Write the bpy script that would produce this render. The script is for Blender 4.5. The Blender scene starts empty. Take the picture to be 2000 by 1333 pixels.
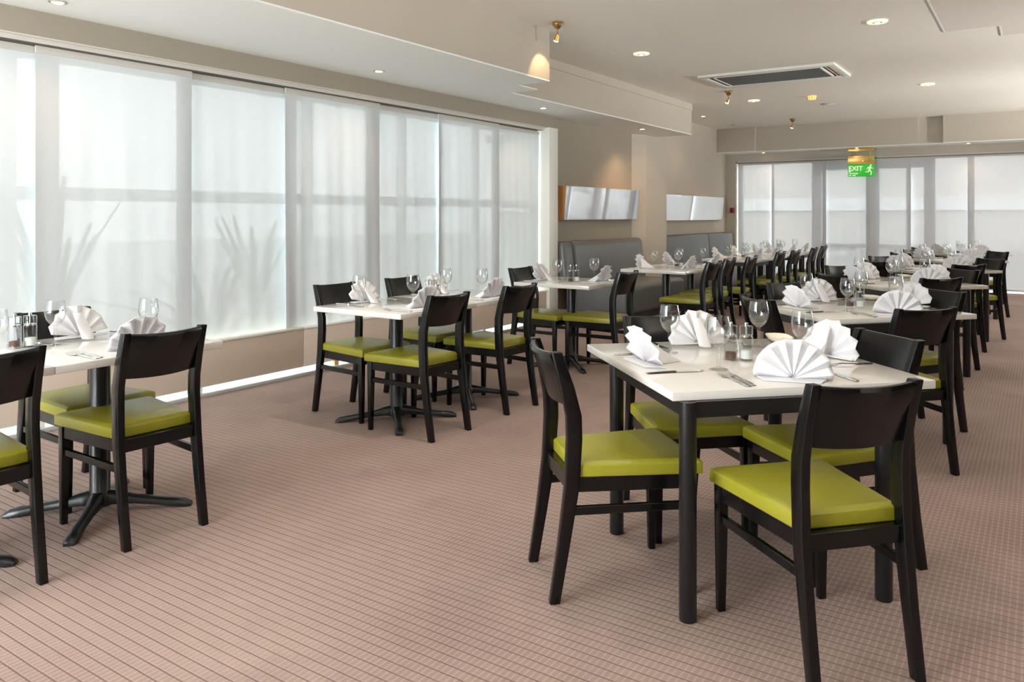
import bpy, bmesh, math, random
from mathutils import Vector, Matrix
random.seed(7)
R = math.radians
C = bpy.context.scene.collection
SC = bpy.context.scene

# ------------------------------------------------------------------ camera
FPX, HZ, PHI, EYE = 1530.0, 422.0, math.atan(1030 / 1530), 1.33
cam_d = bpy.data.cameras.new('camera')
cam = bpy.data.objects.new('camera', cam_d)
C.objects.link(cam)
cam.location = (0, 0, EYE)
cam.rotation_euler = (R(90), 0, PHI)
cam_d.sensor_width = 36
cam_d.lens = 36 * FPX / 2000
cam_d.shift_y = -(666.5 - HZ) / 2000
cam_d.clip_start = 0.05
SC.camera = cam

# ------------------------------------------------------------------ world, view, light
w = bpy.data.worlds.new('overcast_sky')
SC.world = w
w.use_nodes = True
nt = w.node_tree
bg = nt.nodes['Background']
tc = nt.nodes.new('ShaderNodeTexCoord')
sp = nt.nodes.new('ShaderNodeSeparateXYZ')
rp = nt.nodes.new('ShaderNodeValToRGB')
nt.links.new(tc.outputs['Generated'], sp.inputs[0])
nt.links.new(sp.outputs['Z'], rp.inputs[0])
nt.links.new(rp.outputs[0], bg.inputs['Color'])
rp.color_ramp.elements[0].position = 0.0
rp.color_ramp.elements[0].color = (0.88, 0.93, 0.96, 1)
rp.color_ramp.elements[1].position = 0.6
rp.color_ramp.elements[1].color = (0.93, 0.98, 1.0, 1)
bg.inputs['Strength'].default_value = 22.0
SC.view_settings.view_transform = 'Standard'
SC.view_settings.look = 'None'
SC.view_settings.gamma = 1
SC.view_settings.use_curve_mapping = False
SC.view_settings.exposure = 0.08
cy = SC.cycles
cy.use_denoising = True
cy.max_bounces = 10
cy.diffuse_bounces = 6
cy.glossy_bounces = 4
cy.transparent_max_bounces = 24
cy.caustics_reflective = False
cy.caustics_refractive = False
cy.sample_clamp_indirect = 8


def lamp(name, kind, loc, energy, color=(1, 1, 1), rot=(0, 0, 0), **kw):
    d = bpy.data.lights.new(name, kind)
    d.energy = energy
    d.color = color
    for k, v in kw.items():
        setattr(d, k, v)
    o = bpy.data.objects.new(name, d)
    C.objects.link(o)
    o.location = loc
    o.rotation_euler = rot
    return o


def portal(name, loc, rot, sx, sy):
    o = lamp(name, 'AREA', loc, 1, rot=rot, shape='RECTANGLE', size=sx, size_y=sy)
    o.data.cycles.is_portal = True


portal('daylight_portal_left', (-5.62, 2.8, 1.25), (0, R(-90), 0), 2.6, 11.8)
portal('daylight_portal_far', (0.0, 16.4, 1.25), (R(-90), 0, 0), 10.3, 2.6)
portal('daylight_portal_behind', (-3.4, -3.1, 1.5), (R(90), 0, 0), 3.0, 2.8)  # samples the added window behind the camera


# ------------------------------------------------------------------ materials
def mat(name, base=(0.8, 0.8, 0.8), rough=0.5, metal=0.0, noise=0.0, nscale=8.0, bump=0.0, bscale=200.0, coat=0.0, spec=0.5, emit=None, es=0.0, stretch=None):
    m = bpy.data.materials.new(name)
    m.use_nodes = True
    n = m.node_tree.nodes
    l = m.node_tree.links
    b = n['Principled BSDF']
    b.inputs['Roughness'].default_value = rough
    b.inputs['Metallic'].default_value = metal
    b.inputs['Specular IOR Level'].default_value = spec
    b.inputs['Coat Weight'].default_value = coat
    if emit:
        b.inputs['Emission Color'].default_value = (*emit, 1)
        b.inputs['Emission Strength'].default_value = es
    t = n.new('ShaderNodeTexCoord')
    mp = n.new('ShaderNodeMapping')
    l.new(t.outputs['Object'], mp.inputs[0])
    if stretch:
        mp.inputs['Scale'].default_value = stretch
    nz = n.new('ShaderNodeTexNoise')
    nz.inputs['Scale'].default_value = nscale
    nz.inputs['Detail'].default_value = 4
    l.new(mp.outputs[0], nz.inputs['Vector'])
    mx = n.new('ShaderNodeMix')
    mx.data_type = 'RGBA'
    k = 1 - noise
    mx.inputs[6].default_value = (base[0] * k, base[1] * k, base[2] * k, 1)
    k = 1 + noise
    mx.inputs[7].default_value = (min(1, base[0] * k), min(1, base[1] * k), min(1, base[2] * k), 1)
    l.new(nz.outputs[0], mx.inputs[0])
    l.new(mx.outputs[2], b.inputs['Base Color'])
    if bump:
        n2 = n.new('ShaderNodeTexNoise')
        n2.inputs['Scale'].default_value = bscale
        l.new(mp.outputs[0], n2.inputs['Vector'])
        bp = n.new('ShaderNodeBump')
        bp.inputs['Strength'].default_value = bump
        bp.inputs['Distance'].default_value = 0.002
        l.new(n2.outputs[0], bp.inputs['Height'])
        l.new(bp.outputs[0], b.inputs['Normal'])
    return m


M = {}
M['wall'] = mat('taupe_wall_paint', (0.50, 0.46, 0.39), 0.75, noise=0.05, nscale=1.3, bump=0.1, bscale=120)
M['wall_dark'] = mat('brown_wall_paint', (0.33, 0.295, 0.235), 0.7, noise=0.05, nscale=1.3, bump=0.1, bscale=120)
M['ceiling'] = mat('warm_white_ceiling_paint', (0.85, 0.83, 0.755), 0.8, noise=0.02, nscale=0.7)
M['ceiling2'] = mat('pale_taupe_ceiling_paint', (0.72, 0.69, 0.63), 0.8, noise=0.02, nscale=0.7)
M['soffit'] = mat('white_soffit_paint', (0.88, 0.90, 0.87), 0.7, noise=0.01, nscale=0.7)
M['white'] = mat('white_gloss_paint', (0.80, 0.81, 0.76), 0.45, noise=0.01)
M['frame'] = mat('white_window_frame', (0.74, 0.76, 0.76), 0.4, noise=0.02)
M['greyframe'] = mat('grey_blue_door_frame', (0.30, 0.32, 0.37), 0.4, noise=0.03)
M['panel'] = mat('beige_sill_panel', (0.62, 0.52, 0.425), 0.5, noise=0.03, nscale=2)
M['black'] = mat('black_stained_wood', (0.0025, 0.0027, 0.003), 0.24, noise=0.35, nscale=6, stretch=(1, 1, 12), bump=0.05, bscale=60, spec=0.40)
M['green'] = mat('olive_green_leatherette', (0.27, 0.255, 0.018), 0.36, noise=0.06, nscale=5, bump=0.06, bscale=400, spec=0.5)
M['top'] = mat('white_laminate', (0.70, 0.68, 0.645), 0.12, noise=0.02, nscale=3, coat=0.3)
M['iron'] = mat('black_cast_iron', (0.006, 0.007, 0.008), 0.30, noise=0.2, nscale=20, bump=0.2, bscale=150, spec=0.5)
M['leather'] = mat('charcoal_leather', (0.115, 0.117, 0.117), 0.38, noise=0.12, nscale=4, bump=0.15, bscale=160, spec=0.6)
M['plinth'] = mat('black_plinth', (0.015, 0.014, 0.014), 0.5, noise=0.1)
M['cloth'] = mat('white_napkin_linen', (0.76, 0.76, 0.79), 0.85, noise=0.02, nscale=30, bump=0.15, bscale=900)
M['steel'] = mat('polished_steel', (0.74, 0.72, 0.69), 0.16, metal=1, noise=0.03, nscale=12)
M['brass'] = mat('antique_brass', (0.50, 0.34, 0.16), 0.22, metal=1, noise=0.08, nscale=20)
M['copper'] = mat('copper_reflector', (0.85, 0.42, 0.12), 0.22, metal=1, noise=0.05)
M['gold'] = mat('brass_sign_plate', (0.62, 0.45, 0.13), 0.35, metal=0.7, noise=0.05)
M['wood'] = mat('orange_oak', (0.60, 0.29, 0.11), 0.45, noise=0.15, nscale=6, stretch=(1, 8, 1))
M['darkwall'] = mat('darkened_unseen_wall', (0.07, 0.045, 0.035), 0.5, noise=0.2, nscale=3, stretch=(1, 1, 0.2))  # unseen right wall made this dark to keep light off the floor
M['dimmed'] = mat('dimmed_floor_strip', (0.05, 0.055, 0.05), 0.6, noise=0.2)  # strip darkened in colour to hold down the daylight on it
M['mirror'] = mat('mirror_glass', (0.93, 0.94, 0.94), 0.02, metal=1, noise=0.0)
M['salt'] = mat('white_salt', (0.88, 0.88, 0.86), 0.8, noise=0.03, nscale=300, bump=0.3, bscale=900)
M['pepper'] = mat('ground_pepper', (0.13, 0.055, 0.035), 0.8, noise=0.5, nscale=500, bump=0.4, bscale=900)
M['cream'] = mat('cream_ceramic', (0.80, 0.77, 0.66), 0.15, noise=0.01)
M['grille'] = mat('dark_grille_mesh', (0.055, 0.06, 0.065), 0.5, noise=0.2, nscale=3, stretch=(1, 1, 1))
M['slot'] = mat('black_parts_and_slot_shade', (0.01, 0.01, 0.01), 0.6)  # black parts such as tyres, and the shade painted into slots
M['red'] = mat('red_plastic', (0.30, 0.010, 0.014), 0.35, noise=0.03)
M['exit'] = mat('exit_sign_green', (0.03, 0.42, 0.03), 0.4, emit=(0.03, 0.55, 0.03), es=0.35)
M['letters'] = mat('exit_sign_white', (0.85, 0.92, 0.80), 0.5, emit=(0.8, 1, 0.75), es=0.35)
M['track'] = mat('curtain_track', (0.10, 0.09, 0.085), 0.4, noise=0.05)
M['tracklight'] = mat('pale_track', (0.60, 0.58, 0.53), 0.4, noise=0.03)
M['lampglow'] = mat('lit_lamp', (1, 0.9, 0.7), 0.4, emit=(1.0, 0.80, 0.45), es=14)
M['lampsoft'] = mat('lit_frosted_glass', (1, 0.95, 0.85), 0.3, emit=(1.0, 0.84, 0.58), es=0.75)
M['orangeglow'] = mat('orange_glow', (1, 0.55, 0.2), 0.3, emit=(1.0, 0.40, 0.08), es=1.6)
M['chrome'] = mat('satin_nickel_trim', (0.70, 0.66, 0.60), 0.3, metal=1, noise=0.02)
M['paving'] = mat('pale_paving', (0.50, 0.51, 0.49), 0.8, noise=0.12, nscale=0.6)
M['leaf'] = mat('grey_green_leaf', (0.20, 0.27, 0.17), 0.6, noise=0.2)
M['render'] = mat('pale_render', (0.62, 0.58, 0.55), 0.8, noise=0.05)
M['asphalt'] = mat('road_asphalt', (0.30, 0.30, 0.31), 0.8, noise=0.08)
M['carwhite'] = mat('white_car_paint', (0.85, 0.85, 0.86), 0.2, coat=1)
M['carglass'] = mat('car_window_glass', (0.05, 0.06, 0.07), 0.05)
M['grey'] = mat('grey_concrete_strip', (0.42, 0.43, 0.41), 0.6, noise=0.2, nscale=5, bump=0.2, bscale=30)

# carpet: dark ribs across the room, fine lighter ticks between them
m = bpy.data.materials.new('ribbed_mauve_carpet')
m.use_nodes = True
n, l = m.node_tree.nodes, m.node_tree.links
b = n['Principled BSDF']
b.inputs['Roughness'].default_value = 0.95
b.inputs['Specular IOR Level'].default_value = 0.1
t = n.new('ShaderNodeTexCoord')
s = n.new('ShaderNodeSeparateXYZ')
l.new(t.outputs['Object'], s.inputs[0])


def mth(op, a, bb=None, c=None):
    q = n.new('ShaderNodeMath')
    q.operation = op
    for i, v in enumerate((a, bb, c)):
        if v is None:
            continue
        if isinstance(v, (int, float)):
            q.inputs[i].default_value = v
        else:
            l.new(v, q.inputs[i])
    return q.outputs[0]


def noise(scale, detail=4.0, rough=0.55, vec=None):
    q = n.new('ShaderNodeTexNoise')
    q.inputs['Scale'].default_value = scale
    q.inputs['Detail'].default_value = detail
    q.inputs['Roughness'].default_value = rough
    l.new(vec or t.outputs['Object'], q.inputs['Vector'])
    return q.outputs[0]


wob = mth('MULTIPLY', noise(1.2, 1), 0.010)
fy = mth('FRACT', mth('DIVIDE', mth('ADD', s.outputs['Y'], wob), 0.0405))
dy = mth('ABSOLUTE', mth('SUBTRACT', fy, 0.5))
line = mth('MULTIPLY', mth('SUBTRACT', dy, 0.395), 10.0)          # 0..1 near the rib
line = mth('MINIMUM', mth('MAXIMUM', line, 0.0), 1.0)
fx = mth('FRACT', mth('DIVIDE', mth('ADD', s.outputs['X'], mth('MULTIPLY', s.outputs['Y'], 0.0)), 0.021))
tick = mth('MULTIPLY', mth('SUBTRACT', mth('ABSOLUTE', mth('SUBTRACT', fx, 0.5)), 0.28), 5.0)
tick = mth('MULTIPLY', mth('MINIMUM', mth('MAXIMUM', tick, 0.0), 1.0), mth('SUBTRACT', 1.0, line))
cr = n.new('ShaderNodeValToRGB')
cr.color_ramp.elements[0].position = 0.33
cr.color_ramp.elements[0].color = (0.262, 0.187, 0.163, 1)
cr.color_ramp.elements[1].position = 0.68
cr.color_ramp.elements[1].color = (0.345, 0.258, 0.224, 1)
l.new(noise(1.1, 6, 0.6), cr.inputs[0])
mx1 = n.new('ShaderNodeMix')
mx1.data_type = 'RGBA'
mx1.inputs[7].default_value = (0.48, 0.385, 0.335, 1)
l.new(mth('MULTIPLY', tick, 0.42), mx1.inputs[0])
l.new(cr.outputs[0], mx1.inputs[6])
mx2 = n.new('ShaderNodeMix')
mx2.data_type = 'RGBA'
mx2.inputs[7].default_value = (0.135, 0.078, 0.072, 1)
l.new(mth('MULTIPLY', line, 0.60), mx2.inputs[0])
l.new(mx1.outputs[2], mx2.inputs[6])
stn = mth('MULTIPLY', mth('MINIMUM', mth('MAXIMUM', mth('SUBTRACT', noise(2.3, 5, 0.6), 0.60), 0.0), 0.2), 2.6)
mx3 = n.new('ShaderNodeMix')
mx3.data_type = 'RGBA'
mx3.inputs[7].default_value = (0.19, 0.135, 0.13, 1)
l.new(stn, mx3.inputs[0])
l.new(mx2.outputs[2], mx3.inputs[6])
l.new(mx3.outputs[2], b.inputs['Base Color'])
bp = n.new('ShaderNodeBump')
bp.inputs['Strength'].default_value = 0.5
bp.inputs['Distance'].default_value = 0.003
l.new(mth('ADD', mth('SUBTRACT', 1.0, line), mth('MULTIPLY', noise(500, 2), 0.6)), bp.inputs['Height'])
l.new(bp.outputs[0], b.inputs['Normal'])
M['carpet'] = m


def sheer(name, col, clear, trans):
    m = bpy.data.materials.new(name)
    m.use_nodes = True
    n, l = m.node_tree.nodes, m.node_tree.links
    n.remove(n['Principled BSDF'])
    out = n['Material Output']
    tr = n.new('ShaderNodeBsdfTransparent')
    tl = n.new('ShaderNodeBsdfTranslucent')
    df = n.new('ShaderNodeBsdfDiffuse')
    tl.inputs[0].default_value = (*col, 1)
    df.inputs[0].default_value = (*col, 1)
    t = n.new('ShaderNodeTexCoord')
    nz = n.new('ShaderNodeTexNoise')
    nz.inputs['Scale'].default_value = 3
    l.new(t.outputs['Object'], nz.inputs['Vector'])
    mr = n.new('ShaderNodeMapRange')
    mr.inputs[3].default_value = clear * 0.93
    mr.inputs[4].default_value = clear * 1.07
    l.new(nz.outputs[0], mr.inputs[0])
    a = n.new('ShaderNodeMixShader')
    a.inputs[0].default_value = trans
    l.new(df.outputs[0], a.inputs[1])
    l.new(tl.outputs[0], a.inputs[2])
    c = n.new('ShaderNodeMixShader')
    l.new(mr.outputs[0], c.inputs[0])
    l.new(a.outputs[0], c.inputs[1])
    l.new(tr.outputs[0], c.inputs[2])
    l.new(c.outputs[0], out.inputs[0])
    return m


M['sheer'] = sheer('white_sheer_voile', (0.60, 0.635, 0.65), 0.0100, 0.025)
M['sheer_far'] = sheer('grey_white_sheer_voile', (0.60, 0.61, 0.63), 0.030, 0.026)


def clear_glass(name, tint, ior=1.45, rough=0.01, body=0.0, edge=1.0):
    m = bpy.data.materials.new(name)
    m.use_nodes = True
    n, l = m.node_tree.nodes, m.node_tree.links
    n.remove(n['Principled BSDF'])
    out = n['Material Output']
    tr = n.new('ShaderNodeBsdfTransparent')
    tr.inputs[0].default_value = (*tint, 1)
    gl = n.new('ShaderNodeBsdfGlossy')
    gl.inputs['Roughness'].default_value = rough
    lw = n.new('ShaderNodeLayerWeight')
    lw.inputs['Blend'].default_value = 0.5
    pw = n.new('ShaderNodeMath')
    pw.operation = 'POWER'
    pw.inputs[1].default_value = 3.0 if body else 5.0
    l.new(lw.outputs['Facing'], pw.inputs[0])
    mu = n.new('ShaderNodeMath')
    mu.operation = 'MULTIPLY_ADD'
    mu.use_clamp = True
    mu.inputs[1].default_value = edge
    mu.inputs[2].default_value = 0.01 + body
    l.new(pw.outputs[0], mu.inputs[0])
    c = n.new('ShaderNodeMixShader')
    l.new(mu.outputs[0], c.inputs[0])
    l.new(tr.outputs[0], c.inputs[1])
    l.new(gl.outputs[0], c.inputs[2])
    l.new(c.outputs[0], out.inputs[0])
    return m


M['glass'] = clear_glass('clear_goblet_glass', (0.985, 0.992, 0.99), 1.5, 0.01, 0.05)
M['acrylic'] = clear_glass('clear_acrylic', (0.92, 0.94, 0.94), 1.5, 0.03, 0.05)
M['pane'] = clear_glass('window_glass', (0.97, 0.99, 0.98), 1.45, 0.0, 0.0, 0.4)


# ------------------------------------------------------------------ mesh helpers
class MB:
    def __init__(s):
        s.v, s.f = [], []

    def add(s, vs, fs, mx=None):
        k = len(s.v)
        s.v += [tuple(mx @ Vector(p)) for p in vs] if mx else [tuple(p) for p in vs]
        s.f += [tuple(i + k for i in f) for f in fs]
        return s

    def box(s, x0, x1, y0, y1, z0, z1, mx=None):
        v = [(x, y, z) for z in (z0, z1) for y in (y0, y1) for x in (x0, x1)]
        return s.add(v, [(0, 2, 3, 1), (4, 5, 7, 6), (0, 1, 5, 4), (2, 6, 7, 3), (0, 4, 6, 2), (1, 3, 7, 5)], mx)

    def loft(s, rings, cap=True, closed=True, mx=None):
        k = len(rings[0])
        v = [p for r in rings for p in r]
        f = []
        for i in range(len(rings) - 1):
            for j in range(k if closed else k - 1):
                a, b2 = i * k + j, i * k + (j + 1) % k
                f.append((a, b2, b2 + k, a + k))
        if cap:
            f.append(tuple(reversed(range(k))))
            f.append(tuple(range((len(rings) - 1) * k, len(rings) * k)))
        return s.add(v, f, mx)

    def lathe(s, prof, seg=24, mx=None, cap=False):
        rings = [[(r * math.cos(2 * math.pi * j / seg), r * math.sin(2 * math.pi * j / seg), z) for j in range(seg)] for r, z in prof]
        return s.loft(rings, cap=cap, mx=mx)

    def prism(s, poly, d0, d1, axis='y', mx=None):
        if axis == 'y':
            a = [(p[0], d0, p[1]) for p in poly]
            b2 = [(p[0], d1, p[1]) for p in poly]
        elif axis == 'z':
            a = [(p[0], p[1], d0) for p in poly]
            b2 = [(p[0], p[1], d1) for p in poly]
        else:
            a = [(d0, p[0], p[1]) for p in poly]
            b2 = [(d1, p[0], p[1]) for p in poly]
        return s.loft([a, b2], mx=mx)

    def tube(s, pts, rad, seg=8):
        rings = []
        for i, p in enumerate(pts):
            p = Vector(p)
            a = Vector(pts[max(0, i - 1)])
            c = Vector(pts[min(len(pts) - 1, i + 1)])
            d = (c - a).normalized()
            u = d.cross(Vector((0, 0, 1)))
            if u.length < 1e-3:
                u = Vector((1, 0, 0))
            u.normalize()
            w2 = d.cross(u)
            r = rad[i] if isinstance(rad, (list, tuple)) else rad
            rings.append([tuple(p + r * (math.cos(2 * math.pi * j / seg) * u + math.sin(2 * math.pi * j / seg) * w2)) for j in range(seg)])
        return s.loft(rings)

    def build(s, name, m, parent=None, bevel=0.0, segs=2, smooth=40, loc=None, rotz=0.0):
        me = bpy.data.meshes.new(name)
        me.from_pydata(s.v, [], s.f)
        bm = bmesh.new()
        bm.from_mesh(me)
        bmesh.ops.recalc_face_normals(bm, faces=bm.faces)
        if bevel:
            es = [e for e in bm.edges if len(e.link_faces) == 2 and e.calc_face_angle(0) > R(25)]
            bmesh.ops.bevel(bm, geom=es, offset=bevel, segments=segs, profile=0.5, affect='EDGES', clamp_overlap=True)
        bm.to_mesh(me)
        bm.free()
        me.materials.append(M[m])
        if smooth:
            me.shade_smooth()
            me.set_sharp_from_angle(angle=R(smooth))
        o = bpy.data.objects.new(name, me)
        C.objects.link(o)
        if parent:
            o.parent = parent
        if loc:
            o.location = loc
            o.rotation_euler = (0, 0, rotz)
        return o


def thing(name, label, cat, loc=(0, 0, 0), rotz=0.0, group=None):
    o = bpy.data.objects.new(name, None)
    o.empty_display_size = 0.1
    C.objects.link(o)
    o.location = loc
    o.rotation_euler = (0, 0, rotz)
    return tag(o, label, cat, group)


def tag(o, label, cat, group=None):
    o['label'] = label
    o['category'] = cat
    if group:
        o['group'] = group
    return o


def struct(o):
    o['kind'] = 'structure'
    return o


def dup(root, loc, rotz, label, group=None, z=None):
    r = root.copy()
    C.objects.link(r)
    r.location = loc
    r.rotation_euler = (0, 0, rotz)
    r['label'] = label
    if group:
        r['group'] = group
    for ch in list(root.children):
        c = ch.copy()
        C.objects.link(c)
        c.parent = r
        for g in ch.children:
            d = g.copy()
            C.objects.link(d)
            d.parent = c
    return r


class Kind:
    """first placing moves the built thing itself, later ones copy it"""

    def __init__(s, root):
        s.root, s.used = root, False

    def put(s, loc, rotz, label, group):
        if not s.used:
            s.used = True
            o = s.root
            o.location = loc
            o.rotation_euler = (0, 0, rotz)
            o['label'] = label
            o['group'] = group
            return o
        return dup(s.root, loc, rotz, label, group)


def sbox(name, m, *a, bevel=0.0):
    return struct(MB().box(*a).build(name, m, bevel=bevel))


# ------------------------------------------------------------------ room shell
CZ, SZ = 3.07, 2.59          # ceiling, soffit underside
XR, YB, YF = 5.0, -3.0, 15.9
sbox('floor', 'carpet', -5.55, XR, YB, YF + 0.35, -0.1, 0.0)
sbox('ceiling', 'ceiling', -5.55, XR, YB, YF + 0.3, CZ, CZ + 0.1)
# dropped ceiling panels at the right
o = MB().box(-0.735, XR, YB, 8.40, CZ - 0.006, CZ - 0.001).box(-0.29, XR, 8.40, 8.87, CZ - 0.006, CZ - 0.001).build('ceiling_panel', 'ceiling2')
struct(o)
o = MB().box(-0.75, -0.735, YB, 8.415, CZ - 0.007, CZ - 0.001).box(-0.735, -0.29, 8.40, 8.412, CZ - 0.007, CZ - 0.001).box(-0.305, -0.29, 8.412, 8.885, CZ - 0.007, CZ - 0.001).box(-0.29, XR, 8.87, 8.885, CZ - 0.007, CZ - 0.001)
struct(o.build('trim_1', 'soffit'))
# left bulkhead: white underside and taupe faces, stepping back twice
steps = [(-5.6, YB), (-3.81, YB), (-3.81, 6.29), (-4.17, 6.29), (-4.17, 6.65), (-4.49, 6.65), (-4.49, 11.68), (-5.6, 11.68)]
struct(MB().prism(steps, SZ + 0.012, CZ, 'z').build('wall_bulkhead_left', 'wall', smooth=0))
struct(MB().prism(steps, SZ, SZ + 0.012, 'z').build('trim_2', 'soffit', smooth=0))
struct(MB().box(-4.49, -4.478, 6.65, 11.68, CZ - 0.10, CZ).build('trim_3', 'wall', smooth=0))
# far bulkhead with a shallow recess
o = MB().box(-5.38, -4.62, 15.36, YF + 0.3, SZ + 0.012, CZ).box(-4.62, -1.77, 15.45, YF + 0.3, SZ + 0.012, CZ).box(-1.77, -1.38, 15.50, YF + 0.3, SZ + 0.012, CZ).box(-1.38, XR, 15.40, YF + 0.3, SZ + 0.012, CZ)
struct(o.build('wall_bulkhead_far', 'wall', smooth=0))
o = MB().box(-5.38, -4.62, 15.36, YF + 0.3, SZ, SZ + 0.012).box(-4.62, -1.77, 15.45, YF + 0.3, SZ, SZ + 0.012).box(-1.77, -1.38, 15.50, YF + 0.3, SZ, SZ + 0.012).box(-1.38, XR, 15.40, YF + 0.3, SZ, SZ + 0.012)
struct(o.build('trim_4', 'soffit', smooth=0))
# left wall: head over the window, booth bay, pillar, far bay
sbox('wall_head_left', 'wall_dark', -5.6, -5.10, YB, 8.57, 2.435, SZ + 0.2)
struct(MB().box(-5.35, -5.19, 8.57, 11.0, 0, CZ).build('wall_left', 'wall_dark', smooth=0))
struct(MB().prism([(-5.35, 11.0), (-5.19, 11.0), (-5.08, 11.29), (-5.08, 12.09), (-5.45, 12.09)], 0, CZ, 'z').build('wall_pillar', 'wall', smooth=0))
sbox('wall_left_far', 'wall', -5.5, -5.38, 12.09, YF + 0.3, 0, CZ)
# far wall
struct(MB().box(-5.38, -5.17, YF, YF + 0.3, 0, SZ).build('wall_far', 'wall', smooth=0))
sbox('wall_head_far', 'wall', -5.17, XR, YF, YF + 0.3, 2.445, SZ + 0.1)
# walls outside the picture
sbox('wall_right', 'darkwall', XR, XR + 0.15, YB, YF + 0.35, 0, CZ)
struct(MB().box(-5.6, XR, YB - 0.15, YB, 0, 0.1).box(-5.6, XR, YB - 0.15, YB, 2.9, CZ).box(-5.6, -4.9, YB - 0.15, YB, 0.1, 2.9).box(-1.9, XR, YB - 0.15, YB, 0.1, 2.9).build('wall_behind', 'wall', smooth=0))
f = struct(MB().box(-4.9, -1.9, YB - 0.12, YB - 0.06, 0.1, 0.16).box(-4.9, -1.9, YB - 0.12, YB - 0.06, 2.84, 2.9).build('window_added_behind', 'frame', smooth=0))  # window behind the camera, added to let in more daylight
for x in (-4.9, -3.43, -1.96):
    MB().box(x, x + 0.06, YB - 0.12, YB - 0.06, 0.16, 2.84).build('mullion', 'frame', f, smooth=0)
# white reveal and post at the end of the long window
struct(MB().box(-5.45, -5.06, 8.35, 8.56, 0, 2.435).build('trim_5', 'white', bevel=0.004))

# ------------------------------------------------------------------ long window (left)
WX = -5.48
fr = struct(MB().box(WX - 0.03, WX + 0.03, YB, 8.36, 2.36, 2.435).box(WX - 0.03, WX + 0.03, YB, 8.36, 0.0, 0.07).build('window_1', 'frame', bevel=0.004))
mull = [-2.62, -1.38, -0.14, 1.10, 2.36, 3.60, 4.83, 6.09, 7.37]
for y in mull:
    MB().box(WX - 0.035, WX + 0.035, y - 0.04, y + 0.04, 0.07, 2.36).build('mullion', 'frame', fr, bevel=0.004)
MB().box(WX - 0.03, WX + 0.03, YB, 8.35, 1.435, 1.525).build('transom', 'frame', fr, bevel=0.004)
MB().box(WX - 0.004, WX + 0.004, YB, 8.35, 0.06, 2.38).build('glass_pane', 'pane', fr, smooth=0)
# head recess of the window, curtain tracks
struct(MB().box(-5.6, -5.10, YB, 8.35, 2.425, 2.436).build('trim_6', 'tracklight', smooth=0))
tk = thing('curtain_track', 'pale multi-groove curtain track along the head of the long left window', 'curtain track', (0, 0, 0))
MB().box(-5.27, -5.115, YB + 0.01, 8.30, 2.395, 2.425).build('rail', 'tracklight', tk, smooth=0)
for x in (-5.245, -5.205, -5.165, -5.13):
    MB().box(x - 0.007, x + 0.007, YB + 0.02, 8.29, 2.389, 2.397).build('groove', 'track', tk, smooth=0)
tk = thing('curtain_track', 'dark thin curtain track above the far window wall', 'curtain track', (0, 0, 0))
MB().box(-5.15, XR - 0.02, 15.93, 16.06, 2.415, 2.445).build('rail', 'tracklight', tk, smooth=0)
MB().box(-5.15, XR - 0.02, 15.925, 15.945, 2.402, 2.416).build('groove', 'track', tk, smooth=0)


def curtain(name, axis, a0, a1, off, z0, z1, m, wav, label, group, hem='track'):
    nx = max(24, int((a1 - a0) * 46))
    nz = 14
    v, fc = [], []
    ph = random.random() * 6
    for j in range(nz + 1):
        tt = j / nz
        z = z0 + (z1 - z0) * tt
        for i in range(nx + 1):
            a = a0 + (a1 - a0) * i / nx
            g = 1 - 0.75 * tt ** 3
            d = wav * g * (0.55 * math.sin(a * 17 + ph + 1.4 * math.sin(tt * 2.1 + ph)) + 0.30 * math.sin(a * 41 + 2.3 * tt + ph * 2) + 0.18 * math.sin(a * 9 - 3 * tt))
            v.append((off + d, a, z) if axis == 'x' else (a, off + d, z))
    for j in range(nz):
        for i in range(nx):
            k = j * (nx + 1) + i
            fc.append((k, k + 1, k + nx + 2, k + nx + 1))
    b2 = MB()
    b2.v, b2.f = v, fc
    o = thing(name, label, 'curtain', (0, 0, 0), group=group)
    c = b2.build('sheer_cloth', m, o, smooth=180)
    if axis == 'x':
        MB().box(off - 0.006, off + 0.006, a0, a1, z1 - 0.045, z1).build('header_strip', 'tracklight', o, smooth=0)
    else:
        MB().box(a0, a1, off - 0.006, off + 0.006, z1 - 0.04, z1).build('header_strip', 'tracklight', o, smooth=0)
        MB().box(a0, a1, off - 0.008, off + 0.008, z0 - 0.02, z0).build('hem_bar', 'tracklight', o, smooth=0)
    return o


G = 'sheer panels over the long left window'
pans = [(-3.0, -1.9, 0.002), (-1.98, -0.9, 0.002), (-1.0, 0.2, 0.002), (0.1, 1.40, 0.002), (1.30, 2.49, 0.003), (2.38, 3.41, 0.004), (3.36, 4.42, 0.006), (4.32, 5.386, 0.016), (5.29, 6.357, 0.016), (6.307, 7.35, 0.020), (7.309, 8.34, 0.022)]
plab = ['sheer white curtain panel behind the camera position, first from the rear wall', 'sheer white curtain panel behind the camera position, second from the rear wall',
        'sheer white curtain panel beside the camera position', 'sheer white curtain panel just left of the frame',
        'flat sheer white panel at the extreme left edge of the photo', 'flat sheer white panel behind the leftmost window table',
        'flat sheer white panel between the leftmost and the middle window tables', 'rippled sheer white panel behind the near half of the middle window table',
        'rippled sheer white panel behind the far half of the middle window table', 'rippled sheer white panel left of the single table by the booth',
        'most wrinkled sheer white panel at the right end of the long window']
for i, (a0, a1, wv) in enumerate(pans):
    a1 = min(a1 + 0.05, 8.34)
    curtain('sheer_curtain', 'x', a0, a1, -5.165 if i % 2 else -5.205, 0.36, 2.39, 'sheer', min(wv, 0.012) * (1 if i % 2 else 0.9), plab[i], G)

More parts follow.
